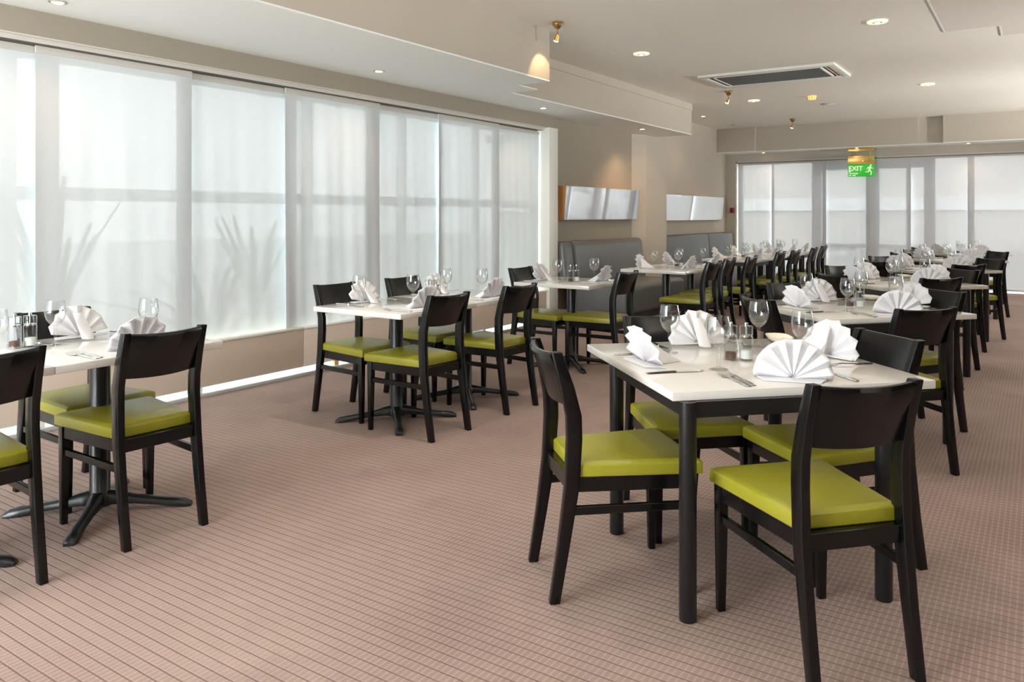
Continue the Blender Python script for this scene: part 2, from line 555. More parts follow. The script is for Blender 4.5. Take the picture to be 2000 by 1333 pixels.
# beige sill panel with light gap beneath, set in front of the glass
for i, (a, b2) in enumerate([(YB + 0.01, 0.9), (0.905, 4.45), (4.455, 8.34)]):
    lab = ['beige panel under the long window, section nearest the rear', 'beige panel under the long window beside the leftmost table', 'beige panel under the long window beside the middle table'][i]
    p = thing('sill_panel', lab, 'window panel', (0, 0, 0), group='panels under the long window')
    MB().box(-5.135, -5.095, a, b2, 0.070, 0.385).build('board', 'panel', p, bevel=0.004)
    MB().box(-5.15, -5.085, a, b2, 0.385, 0.403).build('top_rail', 'white', p, bevel=0.004)
    yy = a + 0.35
    k = 0
    while yy < b2:
        MB().box(-5.13, -5.10, yy, yy + 0.05, 0.0, 0.070).build('foot', 'wood' if 4.4 < yy < 6.6 else 'white', p, bevel=0.002)
        yy += 1.1
struct(MB().box(-5.40, -5.14, YB, 8.34, 0.0, 0.012).build('trim_7', 'dimmed', smooth=0))
struct(MB().box(-5.135, -5.06, YB, 8.34, 0.0, 0.028).build('baseboard_left', 'grey', bevel=0.006))

# ------------------------------------------------------------------ far window wall
WY = 16.12
fr = struct(MB().box(-5.17, XR, WY - 0.03, WY + 0.03, 2.38, 2.445).box(-5.17, XR, WY - 0.03, WY + 0.03, 0, 0.06).build('window_2', 'frame', bevel=0.004))
for x, hw, mm in ((-5.12, 0.04, 'frame'), (-3.63, 0.085, 'greyframe'), (-2.62, 0.12, 'greyframe'), (-1.66, 0.09, 'greyframe'), (0.55, 0.05, 'frame'), (1.9, 0.05, 'frame')):
    MB().box(x - hw, x + hw, WY - 0.04, WY + 0.04, 0.06, 2.38).build('mullion', mm, fr, bevel=0.004)
MB().box(-3.54, -1.75, WY - 0.035, WY + 0.035, 2.22, 2.38).build('door_head', 'greyframe', fr, bevel=0.004)
for a, b2 in ((-3.54, -2.74), (-2.50, -1.75)):
    MB().box(a, b2, WY - 0.03, WY + 0.03, 0.72, 0.80).build('door_rail', 'frame', fr, bevel=0.004)
MB().box(-5.17, XR, WY - 0.004, WY + 0.004, 0.05, 2.40).build('glass_pane', 'pane', fr, smooth=0)
G = 'sheer panels over the far window wall'
fp = [(-5.15, -4.42), (-4.46, -3.42), (-3.50, -2.62), (-2.70, -1.95), (-2.03, -0.95), (-1.05, 0.3), (0.2, 1.7), (1.6, 3.15)]
fl_ = ['sheer grey-white far panel at the left, beside the booth', 'sheer grey-white far panel left of the exit sign, over the side light', 'sheer grey-white far panel directly under and left of the exit sign',
       'sheer grey-white far panel just right of the exit sign', 'sheer grey-white far panel behind the right-hand row of tables', 'sheer grey-white far panel at the right edge of the photo',
       'sheer grey-white far panel first beyond the right edge', 'sheer grey-white far panel second beyond the right edge']
for i, (a0, a1) in enumerate(fp):
    curtain('sheer_curtain', 'y', a0, a1, 15.96 if i % 2 else 16.00, 0.05, 2.41, 'sheer_far', 0.006, fl_[i], G)

# ------------------------------------------------------------------ outside
sbox('ground_outside', 'paving', -40, -5.6, -30, 60, -0.12, -0.02)
sbox('ground_street', 'asphalt', -5.6, 40, 16.3, 60, -0.12, -0.02)


def strap_plant(x, y, h, nl, label, lean=0.32):
    o = thing('strap_leaf_plant', label, 'plant', (x, y, -0.02), group='garden plants outside the long window')
    b2 = MB()
    for i in range(nl):
        a = 2 * math.pi * i / nl + random.random()
        ln = h * (0.7 + 0.5 * random.random())
        sp2 = lean * (0.3 + random.random())
        rings = []
        for j in range(8):
            tt = j / 7
            r = sp2 * ln * tt ** 1.6
            z = ln * tt * (1 - 0.28 * tt * sp2)
            wd = 0.035 * math.sin(math.pi * min(1, 0.15 + 0.85 * (1 - tt))) + 0.002
            px, py = -math.sin(a) * wd, math.cos(a) * wd
            cx, cy2 = math.cos(a) * r, math.sin(a) * r
            rings.append([(cx - px, cy2 - py, z), (cx, cy2, z - 0.012), (cx + px, cy2 + py, z), (cx, cy2, z + 0.004)])
        b2.loft(rings)
    b2.build('leaves', 'leaf', o)
    MB().lathe([(0.09, 0), (0.10, 0.05), (0.06, 0.16), (0.0, 0.2)], 10).build('crown_base', 'leaf', o)


strap_plant(-6.2, 4.35, 0.95, 22, 'spiky green plant outside, low behind the sheers left of the middle table', 0.9)
strap_plant(-6.9, 3.3, 1.5, 18, 'tall spiky plant outside, faint behind the left curtain panels')
strap_plant(-6.5, 2.1, 1.45, 18, 'tall spiky plant outside, faint behind the leftmost table')
strap_plant(-7.2, 5.6, 1.3, 18, 'spiky plant outside behind the rippled sheers')

o = thing('street_building', 'pale rendered building with a white band faintly visible through the far sheers', 'building', (0, 0, 0))
MB().box(-24, 3, 34, 40, 0, 5.2).build('wall', 'render', o, smooth=0)
MB().box(-24, 3, 33.8, 34.1, 1.55, 2.05).build('white_band', 'carwhite', o, smooth=0)
MB().box(-24.3, 3.3, 33.6, 40.3, 5.2, 5.6).build('roof', 'asphalt', o, smooth=0)
car = thing('parked_car', 'white parked car faintly visible through the far sheers at the right', 'car', (2.6, 23.0, -0.02), R(8))
prof = [(-2.1, 0.28), (-2.15, 0.62), (-2.0, 0.85), (-1.25, 0.95), (-0.65, 1.38), (0.75, 1.42), (1.45, 0.98), (2.05, 0.88), (2.15, 0.55), (2.1, 0.28)]
MB().prism(prof, -0.82, 0.82, 'y').build('body', 'carwhite', car, bevel=0.06, segs=3)
MB().prism([(-1.08, 0.97), (-0.6, 1.32), (0.70, 1.36), (1.25, 0.99)], -0.835, 0.835, 'y').build('side_window', 'carglass', car)
for x in (-1.35, 1.35):
    for y in (-0.78, 0.78):
        mx = Matrix.Translation((x, y, 0.32)) @ Matrix.Rotation(R(90), 4, 'X')
        MB().lathe([(0.0, -0.1), (0.30, -0.1), (0.32, -0.06), (0.32, 0.06), (0.30, 0.1), (0, 0.1)], 20, mx).build('wheel', 'slot', car)

# ------------------------------------------------------------------ chair
def make_chair():
    t = thing('dining_chair', 'x', 'chair', (0, 0, 0))
    # seat cushion
    def ring(z, g):
        return [(0.078 + g, -0.172 + g, z), (0.525 - g, -0.217 + g, z), (0.525 - g, 0.217 - g, z), (0.078 + g, 0.172 - g, z)]
    bb = MB().loft([ring(0.4265, 0.001), ring(0.432, 0), ring(0.470, 0), ring(0.479, 0.02)])
    bb.build('seat', 'green', t, bevel=0.005, segs=3)
    # seat frame
    o = [(0.05, -0.166), (0.505, -0.205), (0.505, 0.205), (0.05, 0.166)]
    i_ = [(0.11, -0.13), (0.46, -0.165), (0.46, 0.165), (0.11, 0.13)]
    v, fcs = [], []
    for z in (0.375, 0.427):
        v += [(x, y, z) for x, y in o] + [(x, y, z) for x, y in i_]
    for k in range(4):
        q = (k + 1) % 4
        fcs += [(k, q, q + 8, k + 8), (k + 4, k + 12, q + 12, q + 4), (k, k + 4, q + 4, q), (k + 8, q + 8, q + 12, k + 12)]
    MB().add(v, fcs).build('seat_frame', 'black', t, bevel=0.002, segs=1)
    pz = [(0, -0.018, 0.018), (0.20, 0.012, 0.054), (0.40, 0.036, 0.088), (0.56, 0.044, 0.098), (0.64, 0.042, 0.096), (0.74, 0.022, 0.070), (0.862, -0.010, 0.026)]
    for sgn in (1, -1):
        rings = []
        for z, a, b2 in pz:
            yo = (0.182 if z < 0.5 else 0.180) * sgn
            yi = yo - 0.030 * sgn
            rings.append([(a, yo, z), (b2, yo, z), (b2, yi, z), (a, yi, z)])
        MB().loft(rings).build('leg', 'black', t, bevel=0.0035, segs=2, smooth=50)
        MB().loft([[(0.478, 0.178 * sgn, 0), (0.503, 0.178 * sgn, 0), (0.503, 0.204 * sgn, 0), (0.478, 0.204 * sgn, 0)],
                   [(0.468, 0.172 * sgn, 0.427), (0.507, 0.172 * sgn, 0.427), (0.507, 0.208 * sgn, 0.427), (0.468, 0.208 * sgn, 0.427)]]).build('leg', 'black', t, bevel=0.003, segs=2)
        MB().loft([[(0.045, 0.158 * sgn, 0.298), (0.045, 0.176 * sgn, 0.298), (0.045, 0.176 * sgn, 0.328), (0.045, 0.158 * sgn, 0.328)],
                   [(0.485, 0.182 * sgn, 0.300), (0.485, 0.200 * sgn, 0.300), (0.485, 0.200 * sgn, 0.328), (0.485, 0.182 * sgn, 0.328)]]).build('stretcher', 'black', t, bevel=0.002, segs=1)
    # curved backrest board
    rings = []
    N = 14
    for i in range(N + 1):
        u = -1 + 2 * i / N
        y = 0.152 * u
        bow = -0.026 * (1 - u * u)
        dip = -0.010 * (1 - u * u)
        rr = []
        for z, x in ((0.672, 0.078), (0.76, 0.048), (0.846, 0.016)):
            rr.append((x + bow, y, z + dip * 0.6))
        top = (0.008 + bow, y, 0.858 + dip * 0.6)
        tb = (-0.006 + bow, y, 0.858 + dip * 0.6)
        bk = [(0.846, -0.012), (0.76, 0.026), (0.672, 0.056)]
        rr += [top, tb] + [(x + bow, y, z + dip * 0.6) for z, x in bk]
        rings.append(rr)
    MB().loft(rings).build('backrest', 'black', t, smooth=50)
    return t


CH = Kind(make_chair())

# ------------------------------------------------------------------ tables
def make_pedestal():
    t = thing('pedestal_table', 'x', 'table', (0, 0, 0))
    MB().box(-0.373, 0.373, -0.373, 0.373, 0.718, 0.75).build('tabletop', 'top', t, bevel=0.003)
    MB().box(-0.20, 0.20, -0.20, 0.20, 0.706, 0.718).build('mounting_plate', 'iron', t, bevel=0.003)
    MB().lathe([(0, 0.03), (0.055, 0.03), (0.055, 0.07), (0.043, 0.085), (0.043, 0.706), (0, 0.706)], 24).build('column', 'iron', t)
    for k in range(4):
        a = R(45 + 90 * k)
        mx = Matrix.Rotation(a, 4, 'Z')
        rings = []
        for x, wd, z0, z1 in ((0.02, 0.032, 0.035, 0.098), (0.08, 0.030, 0.035, 0.085), (0.15, 0.022, 0.030, 0.064), (0.25, 0.020, 0.016, 0.048), (0.32, 0.023, 0.005, 0.040), (0.365, 0.026, 0.0, 0.033), (0.392, 0.020, 0.0, 0.016)):
            rings.append([(x, -wd, z0), (x, wd, z0), (x, wd, z0 + (z1 - z0) * 0.6), (x, wd * 0.55, z1), (x, -wd * 0.55, z1), (x, -wd, z0 + (z1 - z0) * 0.6)])
        MB().loft(rings, mx=mx).build('foot', 'iron', t, smooth=60)
    return t


PT = Kind(make_pedestal())


def make_four_leg(dx, dy, half, lh, name='four_leg_table'):
    """frame of half-size lh round the origin, top of half-size half displaced by dx, dy (the leg frame's own axes)"""
    t = thing(name, 'x', 'table', (0, 0, 0))
    MB().box(dx - half, dx + half, dy - half, dy + half, 0.72, 0.75).build('tabletop', 'top', t, bevel=0.003)
    z0, z1, w2 = 0.668, 0.72, 0.016
    ap = MB().box(-lh, lh, -lh - w2, -lh + w2, z0, z1).box(-lh, lh, lh - w2, lh + w2, z0, z1).box(-lh - w2, -lh + w2, -lh, lh, z0, z1).box(lh - w2, lh + w2, -lh, lh, z0, z1)
    ap.build('apron', 'iron', t, smooth=0)
    for sx in (-1, 1):
        for sy in (-1, 1):
            mx = Matrix.Translation((sx * lh, sy * lh, 0))
            MB().lathe([(0, 0), (0.027, 0), (0.029, 0.004), (0.029, 0.72), (0, 0.72)], 20, mx).build('leg', 'iron', t)
    return t


# in the frame turned by 45 degrees the top is moved along both axes by 0.15/sqrt2
RT = Kind(make_four_leg(0.080, 0.136, 0.4925, 0.362))
LT = Kind(make_four_leg(0.0, 0.0, 0.37, 0.32))

# ------------------------------------------------------------------ table ware
def make_goblet():
    t = thing('wine_goblet', 'x', 'glass', (0, 0, 0))
    MB().lathe([(0, 0.0), (0.033, 0.0), (0.034, 0.0015), (0.030, 0.0035), (0.012, 0.008), (0.006, 0.013), (0, 0.014)], 24).build('foot', 'glass', t)
    MB().lathe([(0.0065, 0.012), (0.0052, 0.03), (0.0058, 0.05), (0.0075, 0.066), (0.006, 0.074), (0.008, 0.081), (0.012, 0.085)], 16).build('stem', 'glass', t)
    out = [(0.0, 0.083), (0.012, 0.085), (0.024, 0.094), (0.034, 0.108), (0.0395, 0.125), (0.0410, 0.142), (0.0395, 0.162), (0.0355, 0.185), (0.0345, 0.190), (0.0335, 0.190), (0.0345, 0.185), (0.0382, 0.162), (0.0397, 0.142), (0.038, 0.125), (0.0325, 0.110), (0.022, 0.097), (0.0, 0.091)]
    MB().lathe(out, 28).build('bowl', 'glass', t)
    return t


def make_napkin(seed, lean, spread, dens):
    random.seed(seed)
    t = thing('fan_napkin', 'x', 'napkin', (0, 0, 0))
    # pleated fan: pleats radiate from the gathered base; x is the viewing direction of the diner, fan spans y
    N = dens * 2
    rings = []
    K = 7
    for i in range(N + 1):
        a = R(-spread) + R(180 + 2 * spread) * i / N
        rad = 0.137 * (1.0 + 0.06 * math.sin(a) + random.uniform(-0.015, 0.015)) * (1.0 if i % 2 else 0.97)
        row = []
        for j in range(K + 1):
            q = j / K
            rr = 0.006 + (rad - 0.006) * q
            zig = (0.011 if i % 2 else -0.011) * (0.25 + 0.75 * q)
            y = rr * math.cos(a)
            z = max(0.002 + 0.004 * (i % 2), rr * math.sin(a) + 0.006)
            x = zig + lean * z + 0.16 * z * z
            row.append((x, y, z))
        rings.append(row)
    b2 = MB()
    b2.loft(rings, cap=False, closed=False)
    me = b2.build('pleated_fan', 'cloth', t, smooth=25)
    md = me.modifiers.new('cloth_thickness', 'SOLIDIFY')
    md.thickness = 0.0028
    md.offset = 0
    # folded tail that props it up behind
    tl = MB()
    if seed == 5:
        tl.loft([[(-0.006, -0.050, 0.002), (-0.006, 0.050, 0.002), (0.018, 0.006, 0.108), (0.018, -0.006, 0.108)],
                 [(-0.080, -0.030, 0.001), (-0.080, 0.030, 0.001), (-0.072, 0.005, 0.046), (-0.072, -0.005, 0.046)],
                 [(-0.145, -0.012, 0.001), (-0.145, 0.012, 0.001), (-0.147, 0.004, 0.004), (-0.147, -0.004, 0.004)]])
    else:
        tl.loft([[(lean * 0.115 - 0.024, -0.012, 0.115), (lean * 0.115 - 0.024, 0.026, 0.115), (lean * 0.115 - 0.014, 0.026, 0.117), (lean * 0.115 - 0.014, -0.012, 0.117)],
                 [(-0.046, -0.022, 0.060), (-0.046, 0.030, 0.060), (-0.035, 0.030, 0.064), (-0.035, -0.022, 0.064)],
                 [(-0.108, -0.012, 0.001), (-0.108, 0.014, 0.001), (-0.075, 0.030, 0.002), (-0.075, -0.030, 0.002)]])
    tl.build('folded_tail', 'cloth', t, bevel=0.001, segs=1)
    fl2 = MB().loft([[(0.055, -0.10, 0.0012), (0.055, 0.09, 0.0012), (0.055, 0.09, 0.005), (0.055, -0.10, 0.005)],
                     [(-0.02, -0.125, 0.0012), (-0.02, 0.12, 0.0012), (-0.02, 0.12, 0.008), (-0.02, -0.125, 0.008)]])
    fl2.build('base_fold', 'cloth', t, bevel=0.001, segs=1)
    return t


def outline_pair(b2, pts, mx=None):
    """pts: (x, half width, z centre, half thickness) -> a flat lofted bar along x"""
    b2.loft([[(x, -wd, z - th), (x, wd, z - th), (x, wd * 0.8, z + th), (x, -wd * 0.8, z + th)] for x, wd, z, th in pts], mx=mx)
    return b2


def make_fork():
    t = thing('table_fork', 'x', 'fork', (0, 0, 0))
    outline_pair(MB(), [(-0.105, 0.007, 0.003, 0.0015), (-0.095, 0.010, 0.003, 0.0018), (-0.03, 0.0055, 0.005, 0.002), (0.03, 0.0035, 0.008, 0.002), (0.045, 0.004, 0.007, 0.002)]).build('handle', 'steel', t)
    b2 = outline_pair(MB(), [(0.044, 0.004, 0.007, 0.0015), (0.056, 0.012, 0.004, 0.0013), (0.070, 0.0125, 0.003, 0.0012)])
    for y in (-0.0105, -0.0035, 0.0035, 0.0105):
        b2.loft([[(x, y - wd, z - 0.001), (x, y + wd, z - 0.001), (x, y + wd, z + 0.001), (x, y - wd, z + 0.001)] for x, wd, z in ((0.070, 0.002, 0.003), (0.090, 0.0017, 0.0045), (0.108, 0.0008, 0.010))])
    b2.build('tines', 'steel', t)
    return t


def make_knife():
    t = thing('table_knife', 'x', 'knife', (0, 0, 0))
    outline_pair(MB(), [(-0.115, 0.006, 0.004, 0.002), (-0.108, 0.009, 0.004, 0.0032), (-0.05, 0.007, 0.0045, 0.0035), (-0.005, 0.006, 0.0045, 0.0035), (0.0, 0.0075, 0.0045, 0.004), (0.004, 0.005, 0.0045, 0.003)]).build('handle', 'steel', t)
    outline_pair(MB(), [(0.004, 0.005, 0.0045, 0.0012), (0.02, 0.009, 0.0045, 0.001), (0.08, 0.0095, 0.0045, 0.001), (0.105, 0.006, 0.0045, 0.0009), (0.115, 0.001, 0.0045, 0.0006)]).build('blade', 'steel', t)
    return t


def make_mill(fill):
    t = thing('%s_mill' % fill, 'x', 'mill', (0, 0, 0))
    def flute(r, z0, z1):
        rings = []
        for z in (z0, z1):
            rings.append([(r * (1 - 0.05 * (j % 2)) * math.cos(2 * math.pi * j / 16), r * (1 - 0.05 * (j % 2)) * math.sin(2 * math.pi * j / 16), z) for j in range(16)])
        return MB().loft(rings)
    flute(0.0235, 0.0, 0.082).build('body', 'acrylic', t, bevel=0.001, segs=1, smooth=15)
    flute(0.0235, 0.086, 0.118).build('cap', 'acrylic', t, bevel=0.002, segs=1, smooth=15)
    MB().lathe([(0, 0.081), (0.0205, 0.081), (0.0205, 0.087), (0, 0.087)], 20).build('metal_ring', 'steel', t)
    MB().lathe([(0.003, 0.087), (0.003, 0.118), (0.0, 0.119)], 8).build('spindle', 'steel', t)
    MB().lathe([(0, 0.118), (0.006, 0.118), (0.0065, 0.124), (0.005, 0.129), (0, 0.130)], 14).build('knob', 'steel', t)
    h = 0.034 if fill == 'salt' else 0.026
    MB().lathe([(0, 0.006), (0.0185, 0.006), (0.0185, h), (0, h + 0.002)], 18).build('filling', fill, t)
    return t


def make_dish():
    t = thing('side_dish', 'x', 'dish', (0, 0, 0))
    rings = []
    for sc_, z in ((0.55, 0.0), (0.80, 0.004), (0.97, 0.018), (1.0, 0.022), (0.95, 0.0215), (0.76, 0.008), (0.0, 0.006)):
        rings.append([(0.055 * sc_ * math.copysign(abs(math.cos(a)) ** 0.7, math.cos(a)), 0.095 * sc_ * math.copysign(abs(math.sin(a)) ** 0.7, math.sin(a)), z) for a in [2 * math.pi * j / 28 for j in range(28)]])
    MB().loft(rings).build('dish_body', 'cream', t)
    return t




def scale_kind(t, k):
    for c in t.children:
        c.data.transform(Matrix.Scale(k, 4))
    return t


GOB, FORK, KNIFE = Kind(scale_kind(make_goblet(), 1.06)), Kind(make_fork()), Kind(make_knife())
NAP = [Kind(make_napkin(3, 0.20, 3, 8)), Kind(make_napkin(5, 0.30, -2, 7)), Kind(make_napkin(11, 0.12, 5, 8)), Kind(make_napkin(17, 0.25, -10, 6))]
SALT, PEP, DISH = Kind(scale_kind(make_mill('salt'), 1.17)), Kind(scale_kind(make_mill('pepper'), 1.17)), Kind(make_dish())
random.seed(21)
TZ = 0.7502


def unit(a):
    return Vector((math.cos(a), math.sin(a)))


def setting(p, face, side, table, cutlery=2, nap=0, glass=None, turn=0.0, forks=1, inset=0.09):
    """p: point of the table edge before the diner, face: the diner's facing angle, side/table: words"""
    f2 = unit(face)
    rt = unit(face - math.pi / 2)
    p = Vector(p)
    q = p + f2 * inset
    NAP[nap].put((q.x, q.y, TZ), face + math.pi + turn, '%s white napkin at the %s place of %s' % (('fan-folded', 'drooping', 'pleated', 'half-opened')[nap], side, table), 'fan napkins on the tables')
    if glass is None:
        g = p + f2 * 0.27 + rt * 0.10
    else:
        g = Vector(glass)
    GOB.put((g.x, g.y, TZ), random.random() * 6, 'empty stemmed goblet for the %s place of %s' % (side, table), 'goblets on the tables')
    if cutlery:
        for k in range(forks):
            a = p + f2 * (0.135 - 0.012 * k) - rt * (0.185 + 0.028 * k)
            nm = ('inner steel fork at the %s place of %s', 'outer steel fork at the %s place of %s')[k]
            FORK.put((a.x, a.y, TZ), face + 0.05 * k, nm % (side, table), 'forks on the tables')
        a = p + f2 * 0.135 + rt * 0.20
        KNIFE.put((a.x, a.y, TZ), face + random.uniform(-0.05, 0.05), 'steel knife at the %s place of %s' % (side, table), 'knives on the tables')


def mills(x, y, a, table, d=0.06):
    u = unit(a)
    PEP.put((x - u.x * d / 2, y - u.y * d / 2, TZ), 0.3, 'clear pepper mill with brown grounds on ' + table, 'pepper mills on the tables')
    SALT.put((x + u.x * d / 2, y + u.y * d / 2, TZ), 0.1, 'clear salt mill with white salt on ' + table, 'salt mills on the tables')


def chair(x, y, deg, label, group='black dining chairs with olive green seats'):
    CH.put((x, y, 0), R(deg), label, group)


# window tables, two by two ------------------------------------------------
TG = 'pedestal tables along the windows'
PT.put((-3.515, 1.145, 0), 0, 'white-topped pedestal table cut off by the left edge of the photo', TG)
PT.put((-3.515, 1.893, 0), 0, 'white-topped pedestal table joined behind the one cut by the left edge', TG)
PT.put((-3.485, 3.825, 0), 0, 'nearer white-topped pedestal table of the middle window pair', TG)
PT.put((-3.485, 4.573, 0), 0, 'farther white-topped pedestal table of the middle window pair', TG)
PT.put((-3.455, 6.085, 0), 0, 'single white-topped pedestal table near the grey booth and its mirror', TG)
PT.put((-3.42, 8.125, 0), 0, 'nearer white-topped pedestal table in front of the taupe pillar', TG)
PT.put((-3.42, 8.873, 0), 0, 'farther white-topped pedestal table in front of the taupe pillar', TG)
LG = 'four-leg tables before the far booth'
LT.put((-3.40, 10.53, 0), 0, 'white four-leg table before the far grey booth, nearest to the pillar', LG)
LT.put((-3.40, 11.275, 0), 0, 'white four-leg table before the far grey booth, second from the pillar', LG)
LT.put((-3.40, 12.30, 0), 0, 'white four-leg table before the far grey booth, second from the far windows', LG)
LT.put((-3.40, 13.045, 0), 0, 'white four-leg table before the far grey booth, nearest to the far windows', LG)

chair(-2.995, 1.89, 177, 'black chair with green seat, whole, at the aisle side of the leftmost table')
chair(-2.995, 1.235, 179, 'black chair with green seat cut by the left edge of the photo')
chair(-4.10, 1.97, 2, 'black chair with green seat on the window side of the leftmost table')
chair(-2.95, 3.716, 177, 'nearer aisle-side black chair with green seat at the middle window table')
chair(-2.94, 4.485, 177, 'farther aisle-side black chair with green seat at the middle window table')
chair(-4.08, 3.84, -3, 'nearer window-side black chair with green seat at the middle window table')
chair(-4.08, 4.53, 0, 'farther window-side black chair with green seat at the middle window table')
chair(-2.88, 6.05, 180, 'aisle-side black chair with green seat at the single table by the booth')
chair(-3.95, 5.99, 0, 'window-side black chair with green seat at the single table by the booth')
bl = ['first', 'second', 'third', 'fourth', 'fifth', 'sixth', 'seventh']
for i, (x, y) in enumerate([(-2.77, 7.86), (-2.84, 8.58), (-2.77, 9.15), (-2.80, 10.50), (-2.77, 11.15), (-2.75, 12.13), (-2.80, 12.98)]):
    chair(x, y, 180 + random.uniform(-3, 3), 'black chair with green seat, %s nearest of the row facing the booths' % bl[i])

T = 'the leftmost table'
setting((-3.89, 1.95), 0, 'window-side', T, nap=3, glass=(-3.66, 1.77))
setting((-3.142, 1.90), math.pi, 'aisle-side', T, nap=1, glass=(-3.39, 2.05), forks=2)
T = 'the left-edge table'
setting((-3.142, 1.15), math.pi, 'aisle-side', T, nap=0, glass=(-3.49, 1.46))
setting((-3.89, 1.20), 0, 'window-side', T, nap=3)
mills(-3.72, 1.66, R(80), 'the leftmost table')
T = 'the nearer middle window table'
setting((-3.858, 3.83), 0, 'window-side', T, nap=3, glass=(-3.60, 3.60))
setting((-3.112, 3.77), math.pi, 'aisle-side', T, nap=1, forks=2)
T = 'the farther middle window table'
setting((-3.858, 4.58), 0, 'window-side', T, nap=2, glass=(-3.55, 4.42))
setting((-3.112, 4.50), math.pi, 'aisle-side', T, nap=1, glass=(-3.33, 4.56))
mills(-3.49, 4.20, R(60), 'the middle window table')
T = 'the single booth table'
setting((-3.828, 6.05), 0, 'window-side', T, nap=3, glass=(-3.47, 5.86), cutlery=1)
setting((-3.082, 6.13), math.pi, 'aisle-side', T, nap=1, glass=(-3.30, 6.22))
mills(-3.40, 6.02, R(60), 'the single booth table')
for k, (y, half) in enumerate([(8.125, 'nearer'), (8.873, 'farther')]):
    T = 'the %s table by the pillar' % half
    setting((-3.79, y), 0, 'booth-side', T, nap=3 if k else 1)
    setting((-3.05, y), math.pi, 'aisle-side', T, nap=k)
mills(-3.42, 8.50, R(60), 'the tables by the pillar')
for k, (y, half) in enumerate([(10.53, 'first'), (11.275, 'second'), (12.30, 'third'), (13.045, 'fourth')]):
    T = 'the %s far booth table after the pillar' % half
    setting((-3.77, y), 0, 'booth-side', T, 0, nap=(k + 1) % 4)
    setting((-3.03, y), math.pi, 'aisle-side', T, 0, nap=k % 4)
mills(-3.42, 10.92, R(60), 'the nearer far booth tables')
mills(-3.42, 12.68, R(60), 'the farthest booth tables')

# right-hand row of turned tables -----------------------------------------
RG = 'turned four-leg tables in the right-hand row'
words = ['the foremost right-hand table', 'the second right-hand table', 'the third right-hand table', 'the fourth right-hand table', 'the fifth right-hand table', 'the farthest right-hand table']
near = [(-0.999, 2.428), (-0.965, 4.64), (-1.05, 6.93), (-1.02, 9.12), (-1.02, 11.3), (-1.02, 13.35)]
for i, (nx_, ny_) in enumerate(near):
    tr_ = R(3) if i == 1 else 0.0
    RT.put((nx_ + 0.04 * math.cos(tr_) - 0.5435 * math.sin(tr_), ny_ + 0.5435 * math.cos(tr_) + 0.04 * math.sin(tr_), 0), R(45) + tr_, 'square white table on black legs, turned cornerwise, %s in the right-hand row' % ['foremost', 'second', 'third', 'fourth', 'fifth', 'farthest'][i], RG)
    cx, cy_ = nx_ - 0.004, ny_ + 0.706
    T = words[i]
    h = 0.495
    for nm, dx, dy, fa, nap, gl in (('left', -1, -1, 45, 1, (0.0, -0.25)), ('front', 1, -1, 135, 0, (0.22, 0.10)), ('right', 1, 1, 225, 2, (-0.03, 0.36)), ('rear', -1, 1, 315, 0, (-0.30, 0.0))):
        e = (cx + dx * h * 0.7071, cy_ + dy * h * 0.7071)
        if i == 5 and nm in ('right', 'rear'):
            continue
        tn = {'left': 0.12, 'front': -0.5, 'right': 0.35, 'rear': 0.0}[nm]
        setting(e, R(fa), nm, T, 1 if i < 4 else 0, nap=(nap if i == 0 else (nap + i * (dx > 0)) % 4), glass=(cx + gl[0], cy_ + gl[1]), turn=tn, forks=2 if nm == 'front' and i < 3 else 1, inset=0.10)
    mills(cx - 0.002, cy_ - 0.008, R(20), T, 0.06)
    if i < 3:
        DISH.put((cx - 0.03 + 0.03, cy_ + 0.60 - 0.02, TZ), R(90 - 60), 'small cream dish near the rear corner of ' + T, 'cream dishes on the right-hand tables')

names = ['foremost', 'second', 'third', 'fourth', 'fifth', 'farthest']
seats = {
    0: [('left', -1.50, 2.43, 45), ('front', -0.402, 2.388, 137), ('right', -0.493, 3.42, 228), ('rear', -1.49, 3.46, -46)],
    1: [('left', -1.36, 4.53, 45), ('front', -0.47, 4.48, 138), ('right', -0.513, 5.66, 230), ('rear', -1.465, 5.69, -44)],
    2: [('left', -1.40, 6.70, 46), ('front', -0.61, 6.74, 137), ('right', -0.563, 7.95, 227), ('rear', -1.56, 7.94, -46)],
    3: [('left', -1.43, 8.90, 45), ('front', -0.56, 8.78, 135), ('right', -0.436, 10.04, 227), ('rear', -1.54, 10.10, -45)],
    4: [('left', -1.48, 11.05, 45), ('right', -0.45, 12.25, 222), ('rear', -1.485, 12.36, -47)],
    5: [('left', -1.47, 13.0, 45)],
}
for i, L in seats.items():
    for nm, x, y, a in L:
        chair(x, y, a, 'black chair with olive green seat on the %s side of %s' % (nm, words[i]))

# ------------------------------------------------------------------ booths
def rbox(name, m, parent, x0, x1, y0, y1, z0, z1, r, segs=5):
    return MB().box(x0, x1, y0, y1, z0, z1).build(name, m, parent, bevel=r, segs=segs, smooth=60)


